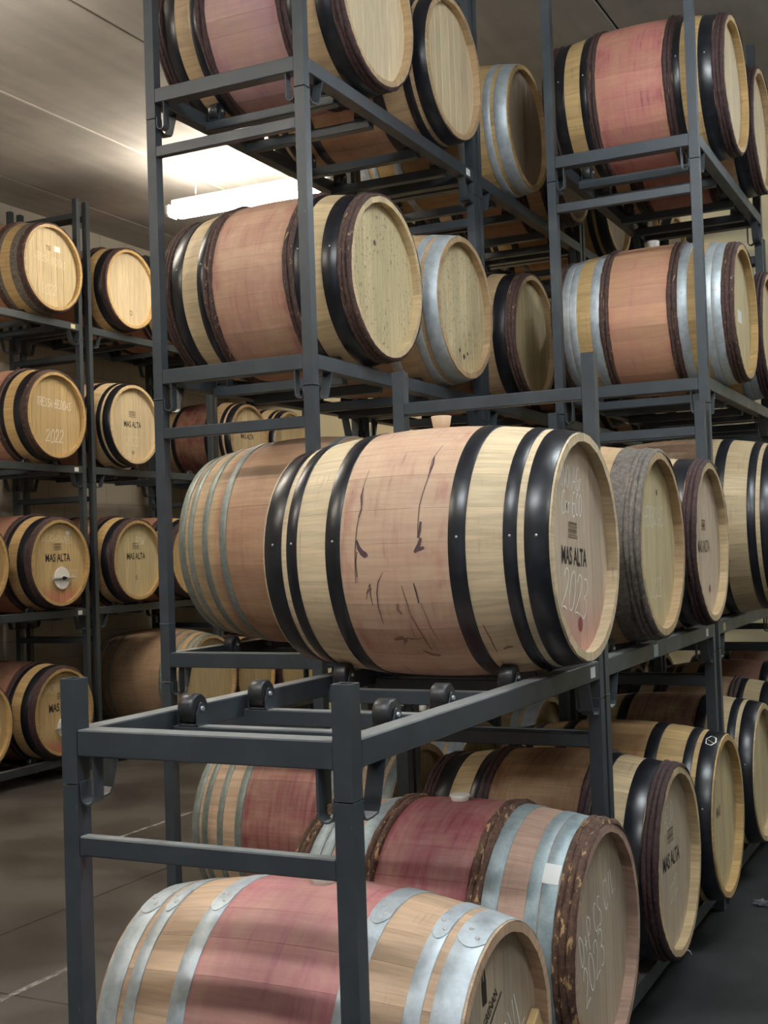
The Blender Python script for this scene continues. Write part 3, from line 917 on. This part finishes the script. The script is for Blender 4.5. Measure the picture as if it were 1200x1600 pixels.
TONE = {'oak': (.60,.46,.27), 'pale': (.66,.53,.34), 'tan': (.50,.35,.20), 'honey': (.56,.38,.17), 'peach': (.60,.42,.28), 'brown': (.36,.23,.13), 'rose': (.46,.31,.24)}
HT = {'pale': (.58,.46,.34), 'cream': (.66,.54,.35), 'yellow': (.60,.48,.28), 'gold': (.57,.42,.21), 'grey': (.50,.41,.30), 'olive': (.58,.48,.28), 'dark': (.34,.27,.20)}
def barrel(row, unit, slot, tier, label, dims='burgundy', lay='six', metal='black', bk='bark', tone='oak', stain=(.5,.2,.2), amt=.8, half=.21,
           head='pale', speck=0.0, hstain=None, dx=0.0, dy=0.0, writing=(), bung=None, far=False, joints=None, rivets=None, marks=(), extra=None, drip=.3, dirt=.3, roll=0.0):
    seed_count[0] += 1; sd = seed_count[0]*3.7
    d = DIMS[dims]; xs, y0 = ROWS[row]
    root = empty('wine_barrel', (xs[unit]+SL[slot]+dx, y0+W/2-.015+dy, wheel_z(d, tier)), label, 'barrel', 'wine barrels lying on the racks')
    wm = wood_mat('barrel_oak', sd, TONE[tone], stain, amt, half, d['rb'], dirt, drip)
    hm = head_mat('barrel_head', sd, HT[head], speck, hstain)
    if far:
        inst('body', body_mesh(dims), root, wm)
    else:
        for m in stave_meshes(dims): inst('stave', m, root, wm)
    boards, backh = head_meshes(dims)
    for m in boards: inst('head_board', m, root, hm)
    inst('back_head', backh, root, hm)
    L2 = d['ln']/2; la = LAY[lay]
    hoops = []
    for (a, b) in la['metal']:
        for s in (-1, 1):
            ya, yb = (-L2+a, -L2+b) if s < 0 else (L2-b, L2-a)
            ho = inst('metal_hoop', hoop_mesh(dims, ya, yb), root, M[metal]); hoops.append((ho, ya, yb))
    for k, (a, rr) in enumerate(la['wood']):
        for s in (-1, 1):
            y = -L2+a if s < 0 else L2-a
            inst('wooden_hoop', strand_mesh(dims, y, rr, k*2+(s > 0)), root, M[bk])
    if joints:           # overlapped, riveted hoop ends
        for i, (ho, ya, yb) in enumerate(hoops):
            a = R(joints+(3 if i % 2 else 0))
            inst('hoop_overlap', patch_mesh(d, a-R(16), a, ya, yb, .0025, 'hoop_overlap', True), ho, M[metal])
            ym = (ya+yb)/2; q = (yb-ya)*.18
            for da, yy in ((6, ym-q), (11, ym+q)):
                inst('rivet', rivet(d, a-R(da), yy, .0045, .0062), ho, M['zinc'])
    if rivets:
        for ho, ya, yb in hoops:
            inst('rivet', rivet(d, R(rivets), (ya+yb)/2, .0025, .004), ho, M['zinc'])
    for (kind, *a) in writing:
        if kind == 'chalk':
            o = inst('chalk_writing', chalk_mesh(d, *a), root, M['chalk'])
        elif kind == 'faint':
            o = inst('chalk_writing', chalk_mesh(d, *a), root, M['chalk_faint'])
        elif kind == 'stamp':
            o = inst('stamped_lettering', stamp_mesh(d, *a), root, M['ink'])
        elif kind == 'fstamp':
            o = inst('stamped_lettering', stamp_mesh(d, *a), root, M['ink_faint'])
        elif kind == 'emblem':
            o = inst('stamped_emblem', flat_mesh(d, EMBLEM, *a), root, M['ink_faint'])
        elif kind == 'cooper':
            o = inst('stamped_emblem', flat_mesh(d, COOPER, *a), root, M['ink'])
        elif kind == 'spot':
            o = inst('stain_spot', flat_mesh(d, [disc(0,0,1)], *a), root, M['red_mark'])
        elif kind == 'rule':
            o = inst('stamped_rule', flat_mesh(d, [rect(-1,1,-.04,.04)], *a), root, M['ink'])
        elif kind == 'knot':
            o = inst('dark_knot', flat_mesh(d, [disc(0,0,1)], *a), root, M['wine_mark'])
        elif kind == 'paper':
            yh = -d['ln']/2+REC
            o = inst('paper_label', MB().box(a[0]-a[2], a[0]+a[2], yh-.0012, yh-.0002, d['rb']+a[1]-a[2]*.62, d['rb']+a[1]+a[2]*.62).mesh('paper_label'), root, M['paper'])
    if bung:
        hb = .046 if bung != 'bung_white' else .026
        inst('bung', MB().cyl((0, 0, 2*d['rb']-.009+hb/2), 'z', .024, hb, 24, .032, .002).mesh('bung'), root, M[bung])
    for (mat, w, pts) in marks:
        inst('surface_mark', skin_stroke(d, pts, w, 'surface_mark'), root, M[mat])
    if extra: extra(root, d)
    if roll: root.rotation_euler = (0, 0, R(roll))
    return root

def hatch(root, d):
    """round white hatch with a steel crossbar on the head"""
    yh = -d['ln']/2+REC
    hz = d['rb']-.12
    e = inst('hatch', MB().cyl((0.03, yh-.008, hz), 'y', .088, .016, 32, .082, .003).mesh('hatch'), root, M['plastic_white'])
    inst('crossbar', MB().box(-.10, .16, yh-.03, yh-.018, hz-.006, hz+.008, .002).mesh('crossbar'), e, M['zinc'])
    inst('wing_nut', MB().cyl((0.03, yh-.034, hz), 'y', .013, .02, 10).box(.006, .054, yh-.044, yh-.038, hz-.006, hz+.006).mesh('wing_nut'), e, M['steel_inner'])

MAS = lambda z=-.02, s=.075: [('stamp', 'MAS ALTA', 0.0, z, s), ('emblem', 0.0, z+.085, .045)]

# ---- nearest row, ground level
def fg_extra(root, d):
    yh = -d['ln']/2+REC
    o = inst('head_bar', MB().box(-.27, .27, yh-.024, yh-.001, -.03, .03, .004).mesh('head_bar'), root, M['crossbar'], (0.03, 0, d['rb']-.13), (0, R(-30), 0))
barrel('F', 0, 0, 0, 'galvanised hooped barrel with wide purple-pink band, lowest in the foreground', 'bordeaux', 'six', 'galv', tone='peach', stain=(.50,.19,.22), amt=1.0, half=.20,
       head='grey', dx=-.03, joints=24, bung='bung_white', drip=.25, dirt=.22, extra=fg_extra,
       writing=[('chalk', 'CS.CVL', .07, .0, .10, 30, .0055), ('stamp', 'MAGREÑAN', -.03, .105, .034, 33), ('rule', -.015, .085, .085, 33), ('cooper', -.05, .18, .05, 5)])
def sticker_extra(root, d):
    L2 = d['ln']/2
    ho = [c for c in root.children if c.name.startswith('metal_hoop')][0]
    inst('paper_sticker', patch_mesh(d, R(40), R(50), -L2+.06, -L2+.105, .0027, 'paper_sticker', thick=.0006), root, M['paper'])
barrel('F', 0, 1, 0, 'deep wine-red barrel with peeling wooden hoops and grey metal hoops, chalk 2023 on head', 'burgundy', 'chest_w', 'galv_blue', 'bark_bare', 'rose', (.25,.045,.07), 1.0, .175,
       head='grey', dy=-.02, bung='bung_white', dirt=.45, extra=sticker_extra,
       writing=[('chalk', 'D+P CS CVL', .0, .075, .085, 21, .0055), ('chalk', '2023', -.05, -.06, .105, 22, .0055)])
barrel('F', 1, 0, 0, 'barrel with orange-brown middle and dark end hoops, stamped head low at right', 'burgundy', 'chest', 'black', 'bark_dark', 'oak', (.25,.085,.035), .95, .19,
       head='grey', extra=lambda root, d: inst('loose_straw', MB().strip([(0, 0), (.03, -.012), (.06, -.034)], .004, .003, 'xz', 0).mesh('loose_straw'), root, M['paper'], (.03, -d['ln']/2-.004, d['rb']-d['rh']+.004)),
       writing=MAS(.0)+[('faint', '2022', .02, -.11, .06, 15), ('chalk', 'BEDD', -.02, .16, .07, 15, .003)])
barrel('F', 1, 1, 0, 'clean oak barrel with black hoops and a white zero on the hoop', 'burgundy', 'six', 'black', tone='honey', stain=(.34,.17,.09), amt=.7, half=.16,
       head='olive', dy=-.02, rivets=75, writing=[('fstamp', 'MAS', -.05, .02, .06), ('faint', '2', .02, -.12, .06)],
       extra=lambda root, d: inst('white_zero', skin_stroke(d, [(18,-.395),(12,-.41),(14,-.43),(20,-.435),(25,-.42),(24,-.40),(18,-.395),(22,-.43)], .006, 'white_zero', .0036), root, M['chalk']))
barrel('F', 2, 0, 0, 'dark wine-red barrel with black hoops in the shade, ground level far right', 'burgundy', 'six', 'black', tone='oak', stain=(.13,.03,.035), amt=.95, half=.22, head='olive', rivets=75)
barrel('F', 2, 1, 0, 'black hooped oak barrel half out of frame, ground level at right edge', 'burgundy', 'chest', 'black', 'bark_dark', tone='oak', stain=(.4,.2,.16), amt=.6, head='olive', far=True)
# ---- nearest row, second level
MARKS = [
 ('wine_mark', .003, [(50,.108),(60,.112),(68,.104),(78,.113),(94,.120),(103,.124)]),
 ('wine_mark', .006, [(60,.110),(64,.112),(70,.104)]),
 ('wine_mark', .007, [(70,.104),(74,.110)]),
 ('wine_mark', .012, [(84,.113),(87,.106),(89,.096),(90,.084),(91,.078)]),
 ('wine_mark', .010, [(87,.110),(90,.096),(91.5,.084)]),
 ('wine_mark', .004, [(89,.112),(94,.118),(100,.117)]),
 ('wine_mark', .003, [(36,-.100),(46,-.088),(56,-.092),(70,-.080),(84,-.080)]),
 ('wine_mark', .006, [(44,-.090),(49,-.095),(56,-.091)]),
 ('wine_mark', .010, [(77,-.088),(81,-.086),(84,-.082)]),
 ('wine_mark', .012, [(84,-.090),(87,-.084),(89,-.076),(90,-.070)]),
 ('wine_mark', .009, [(89,-.074),(88.5,-.088),(88,-.100)]),
 ('wine_mark', .003, [(98,.032),(102,.050),(107,.060),(114,.064),(122,.062)]),
 ('wine_mark', .003, [(110,.098),(106,.088),(103,.078),(109,.082),(113,.080)]),
 ('wine_mark', .002, [(107,.094),(105,.074)]),
 ('wine_mark', .005, [(103,-.060),(107,-.064),(112,-.066)]),
 ('brown_mark', .003, [(112,-.072),(120,-.080),(124,-.082),(132,-.094)]),
 ('brown_mark', .014, [(131,.045),(130,.02),(132,.005)]),
 ('brown_mark', .012, [(138,-.03),(141,-.05),(142,-.075)]),
 ('brown_mark', .009, [(112,.0),(115,.004),(117,-.006)]),
 ('brown_mark', .010, [(140,-.27),(139,-.285),(139,-.30)]),
 ('brown_mark', .006, [(134,.020),(131,.012),(130,.0),(131,-.016)]),
 ('brown_mark', .003, [(130,.03),(130.5,-.03),(129.5,-.055)]),
 ('brown_mark', .005, [(118,-.035),(128,-.048),(138,-.058)]),
 ('brown_mark', .005, [(124,-.238),(132,-.246),(142,-.247)]),
 ('brown_mark', .004, [(104,-.022),(112,-.030),(120,-.032)]),
]
barrel('F', 0, 1, 1, 'large pale oak barrel with glossy black hoops and faded pink middle, chalk 2023', 'burgundy', 'six', 'black', tone='pale', stain=(.52,.29,.22), amt=.85, half=.17,
       head='pale', dy=.0, bung='bung', rivets=84, marks=MARKS, drip=.6, dirt=.3, hstain=(.55,.27,.22,.08,.30),
       writing=[('chalk', '1NO AGr.', -.025, .205, .066, -4, .0042), ('chalk', 'Car ECO', -.03, .128, .064, -3, .0045), ('stamp', 'MAS ALTA', -.025, -.03, .072, -4), ('emblem', -.03, .047, .042, -4), ('chalk', '2023', -.03, -.135, .115, -14, .005),
                ('spot', 0.01, -.228, .022)])
barrel('F', 1, 0, 1, 'barrel with grey mouldy wooden hoops and olive head, beside the big pale barrel', 'burgundy', 'chest', 'bark_grey', 'bark_grey', 'tan', (.3,.16,.1), .6,
       head='olive', dy=.015, writing=[('chalk', 'HERBOLAS', 0, .10, .07, 0, .003), ('knot', .06, .19, .012), ('faint', '2022', 0, -.16, .07)])
barrel('F', 1, 1, 1, 'barrel with smooth dark brown end rings and small red tag on head', 'burgundy', 'chest', 'black', 'bark_dark', 'oak', (.4,.2,.16), .7,
       head='pale', writing=[('fstamp', 'MAS ALTA', -.03, -.02, .07), ('spot', 0.06, -.2, .018), ('emblem', -.02, .07, .04)])
barrel('F', 2, 0, 1, 'broad oak barrel with black hoops cut off by the right edge, second level', 'long', 'six', 'black', tone='oak', stain=(.34,.17,.13), amt=.8, half=.2, head='olive', dy=-.085)
barrel('F', 2, 1, 1, 'hidden oak barrel deep in the right stack, second level', 'burgundy', 'six', 'black', tone='tan', stain=(.3,.12,.12), head='olive', far=True)
# ---- tall right stack
barrel('F', 2, 0, 2, 'salmon-pink barrel with grey metal hoops and dark wooden hoops, white bung', 'burgundy', 'chest_w', 'galv', 'bark', 'honey', (.56,.24,.20), .85, .17,
       head='olive', bung='plastic_white', joints=None, rivets=80, writing=[('paper', .0, -.02, .05)])
barrel('F', 2, 1, 2, 'barrel with dark rim at the right edge, third level', 'burgundy', 'chest_w', 'galv', 'bark_dark', 'honey', (.5,.2,.17), .7, head='olive')
barrel('F', 2, 0, 3, 'bright pink-red stained barrel with black hoops, top level of right stack', 'burgundy', 'chest', 'black', 'bark_dark', 'honey', (.50,.15,.17), .95, .17, head='cream', rivets=80, drip=.6)
barrel('F', 2, 1, 3, 'dark rimmed barrel with pale head at the upper right edge', 'burgundy', 'chest', 'black', 'bark_dark', 'tan', (.42,.14,.15), .8, head='cream', rivets=80)
# ---- middle row
barrel('B', 0, 0, 0, 'striped barrel with many thin greenish hoops and wine-red middle, on the ground rack', 'mid', 'eight', 'galv_green', tone='peach', stain=(.27,.055,.07), amt=.95, half=.19, head='olive', dx=-.01, dy=-.07)
barrel('B', 0, 1, 0, 'galvanised hooped barrel glimpsed behind the foreground rack, ground level', 'burgundy', 'six', 'galv', tone='oak', stain=(.3,.07,.09), amt=.8, head='olive')
barrel('B', 0, 0, 1, 'big striped barrel with thin greenish hoops, left of the large pale barrel', 'large', 'eight', 'galv_green', tone='tan', stain=(.33,.14,.10), amt=.7, half=.24, head='olive', dx=.06, dy=-.02, dirt=.35)
barrel('B', 0, 1, 1, 'barrel hidden behind the big striped barrel, second level', 'burgundy', 'six', 'black', tone='oak', stain=(.3,.1,.1), head='olive', far=True)
barrel('B', 0, 0, 2, 'rosy brown barrel with glossy black hoops and bark-edged speckled head', 'burgundy', 'chest', 'black', 'bark', 'oak', (.42,.20,.16), .95, .19,
       head='olive', speck=.7, dy=.02, rivets=78, writing=[('knot', -.05, .14, .012)])
barrel('B', 0, 1, 2, 'barrel with shiny grey end hoops and three dark drips on head, third level', 'burgundy', 'six', 'galv', tone='tan', stain=(.4,.22,.15), amt=.5, head='olive', speck=.45, dy=.0, rivets=80,
       writing=[('knot', -.02, -.20, .010), ('knot', .03, -.225, .013), ('knot', .075, -.205, .009)])
barrel('B', 0, 0, 3, 'purple-pink barrel with wide black end hoop at the top of the picture', 'burgundy', 'chest', 'black', 'bark_dark', 'tan', (.42,.23,.27), .95, .19, head='cream', dy=.02)
barrel('B', 0, 1, 3, 'barrel with clean tan head and broad black hoop, top level beside the purple one', 'burgundy', 'six', 'black', tone='tan', stain=(.4,.2,.16), amt=.6, head='cream', dy=.015)
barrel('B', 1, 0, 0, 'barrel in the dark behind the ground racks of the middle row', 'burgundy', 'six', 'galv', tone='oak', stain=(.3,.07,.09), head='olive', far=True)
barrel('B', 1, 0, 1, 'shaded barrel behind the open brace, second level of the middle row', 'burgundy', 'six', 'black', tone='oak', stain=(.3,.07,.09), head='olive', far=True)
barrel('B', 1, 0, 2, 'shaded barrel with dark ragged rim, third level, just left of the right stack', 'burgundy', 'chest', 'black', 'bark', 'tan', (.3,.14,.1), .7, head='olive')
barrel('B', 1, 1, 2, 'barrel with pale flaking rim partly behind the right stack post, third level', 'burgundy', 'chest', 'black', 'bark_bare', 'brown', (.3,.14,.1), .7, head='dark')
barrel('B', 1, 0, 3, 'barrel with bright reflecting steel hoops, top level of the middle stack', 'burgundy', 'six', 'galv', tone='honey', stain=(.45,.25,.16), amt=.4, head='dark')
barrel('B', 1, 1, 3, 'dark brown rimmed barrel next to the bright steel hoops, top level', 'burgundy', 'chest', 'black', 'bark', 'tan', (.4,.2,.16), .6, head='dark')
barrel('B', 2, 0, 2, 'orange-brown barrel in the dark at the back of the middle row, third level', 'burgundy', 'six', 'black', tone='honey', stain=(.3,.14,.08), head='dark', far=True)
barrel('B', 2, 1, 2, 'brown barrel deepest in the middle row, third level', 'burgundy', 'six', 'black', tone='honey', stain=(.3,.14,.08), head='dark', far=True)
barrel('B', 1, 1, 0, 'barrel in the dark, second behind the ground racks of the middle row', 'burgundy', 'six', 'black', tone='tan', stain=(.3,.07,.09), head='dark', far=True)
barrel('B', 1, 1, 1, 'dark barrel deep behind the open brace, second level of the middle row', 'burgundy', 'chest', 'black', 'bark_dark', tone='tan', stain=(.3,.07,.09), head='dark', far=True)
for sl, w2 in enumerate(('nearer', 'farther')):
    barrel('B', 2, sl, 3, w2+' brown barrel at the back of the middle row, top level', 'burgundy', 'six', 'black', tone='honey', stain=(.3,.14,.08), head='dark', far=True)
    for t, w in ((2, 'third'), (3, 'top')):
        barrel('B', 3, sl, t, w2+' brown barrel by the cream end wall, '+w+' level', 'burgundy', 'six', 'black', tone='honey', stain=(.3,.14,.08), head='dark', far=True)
for t, w in enumerate(('ground', 'second')):
    for sl, w2 in enumerate(('nearer', 'farther')):
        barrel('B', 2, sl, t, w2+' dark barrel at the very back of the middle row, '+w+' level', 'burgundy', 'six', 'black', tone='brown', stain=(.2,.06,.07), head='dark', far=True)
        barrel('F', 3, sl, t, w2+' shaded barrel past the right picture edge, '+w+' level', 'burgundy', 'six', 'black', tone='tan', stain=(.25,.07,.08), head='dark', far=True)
# ---- row along the left wall
A = dict(far=True, lay='chest', metal='black', bk='bark_dark', tone='honey', head='gold')
def abar(u, s, t, label, **k):
    q = dict(A); q.update(k)
    q['dx'] = q.get('dx', 0.0) + (-.10 if (u, s) == (0, 0) else -.07 if u else 0.0)
    return barrel('A', u, s, t, label, **q)
abar(0, 1, 3, 'barrel with small white paper on its yellow head, top level by left wall', head='yellow', stain=(.4,.13,.08), bk='bark', metal='bark_grey',
     writing=[('paper', .08, .16, .036), ('faint', 'TRESSA-BEDDAS', 0, .06, .055, -5, .004), ('faint', '2022', -.02, -.17, .08, 0, .004), ('fstamp', 'TSE', -.02, .15, .05)])
abar(1, 0, 3, 'brightest yellow barrel head right of the double post, top level by left wall', head='cream', writing=[('fstamp', 'O', .02, -.2, .06)])
abar(0, 1, 2, 'barrel chalked TRESSA-BEDDAS 2022, third level by left wall', bk='bark', writing=[('chalk', 'TRESSA-BEDDAS', 0, .09, .062, -3, .0045), ('chalk', '2022', 0, -.16, .095, 0, .0045)])
abar(1, 0, 2, 'black hooped barrel stamped MAS ALTA, third level right of the double post', lay='six', tone='oak', head='cream', writing=MAS(.0, .07)+[('faint', '2022', 0, -.14, .08), ('fstamp', 'W', 0, -.24, .05)])
abar(2, 0, 2, 'barrel with solid dark red bilge seen under the left stack, third level by wall', lay='six', tone='tan', stain=(.11,.010,.028), amt=1.0, half=.20, head='cream', drip=0, dirt=.1, writing=MAS(.02, .07))
abar(2, 1, 2, 'pale barrel farthest along the left wall, third level', lay='six', tone='oak', head='cream')
abar(1, 1, 3, 'barrel by the wall hidden behind the rosy brown barrel, top level')
abar(2, 0, 3, 'barrel by the wall behind the glowing light, top level', head='cream')
abar(2, 0, 1, 'barrel by the wall hidden behind the big striped barrel, second level')
abar(2, 1, 1, 'last barrel by the wall hidden behind the big striped barrel, second level')
abar(0, 0, 1, 'barrel cut off by the left picture edge, second level by wall')
abar(0, 1, 1, 'barrel stamped MAS ALTA with round white hatch, second level by left wall', hstain=(.42,.13,.10,.10,.24), extra=hatch,
     writing=MAS(.035, .085)+[('faint', 'SACRO-BOWNELL', 0, .185, .055, -4, .004), ('faint', '2022', .16, -.09, .06), ('paper', .12, .23, .022)])
abar(1, 0, 1, 'olive headed barrel stamped MAS ALTA, second level right of the double post', head='olive', writing=MAS(.03, .075)+[('chalk', 'BOW', .06, .16, .07, 2, .004), ('fstamp', 'O', 0, -.15, .05)])
abar(1, 1, 1, 'barrel peeping out behind the left stack post, second level by wall')
abar(0, 0, 0, 'barrel cut off by the left picture edge, ground level by wall')
abar(0, 1, 0, 'barrel stamped MAS ALTA with white hatch, ground level behind the foreground post', hstain=(.40,.12,.11,.10,.22), extra=hatch, writing=MAS(.035, .085)+[('faint', 'SACRO', -.1, .185, .06)])
abar(1, 1, 0, 'big weathered grey-brown barrel with broad side, ground level by wall', dims='long', lay='eight', metal='galv_green', tone='tan', stain=(.22,.12,.09), amt=.6, half=.4, head='yellow', dx=-.05, dy=-.12)
abar(2, 0, 0, 'yellow headed barrel seen low between the racks, ground level by wall', head='yellow')
abar(2, 1, 0, 'last yellow headed barrel low along the wall, ground level', head='yellow')

# ---- small litter on the floor of the right aisle
mb = MB()
rnd = random.Random(4)
for k in range(3):          # crumpled film: a few folded facets
    pts = [(math.cos(2.1*j+k)*.03*rnd.uniform(.6, 1.2), math.sin(2.1*j+k)*.045*rnd.uniform(.6, 1.2), rnd.uniform(0, .03)) for j in range(5)]
    mb.add(pts+[(0, 0, .018+.006*k)], [(j, (j+1) % 5, 5) for j in range(5)])
M['film'] = N('clear_plastic_scrap').done((0.11, 0.115, 0.12), 0.35)
o = inst('plastic_scrap', mb.mesh('plastic_scrap'), None, M['film'], (3.62, -0.16, 0.0))
tag(o, 'crumpled scrap of plastic film on the dark floor beside the racks', 'litter')
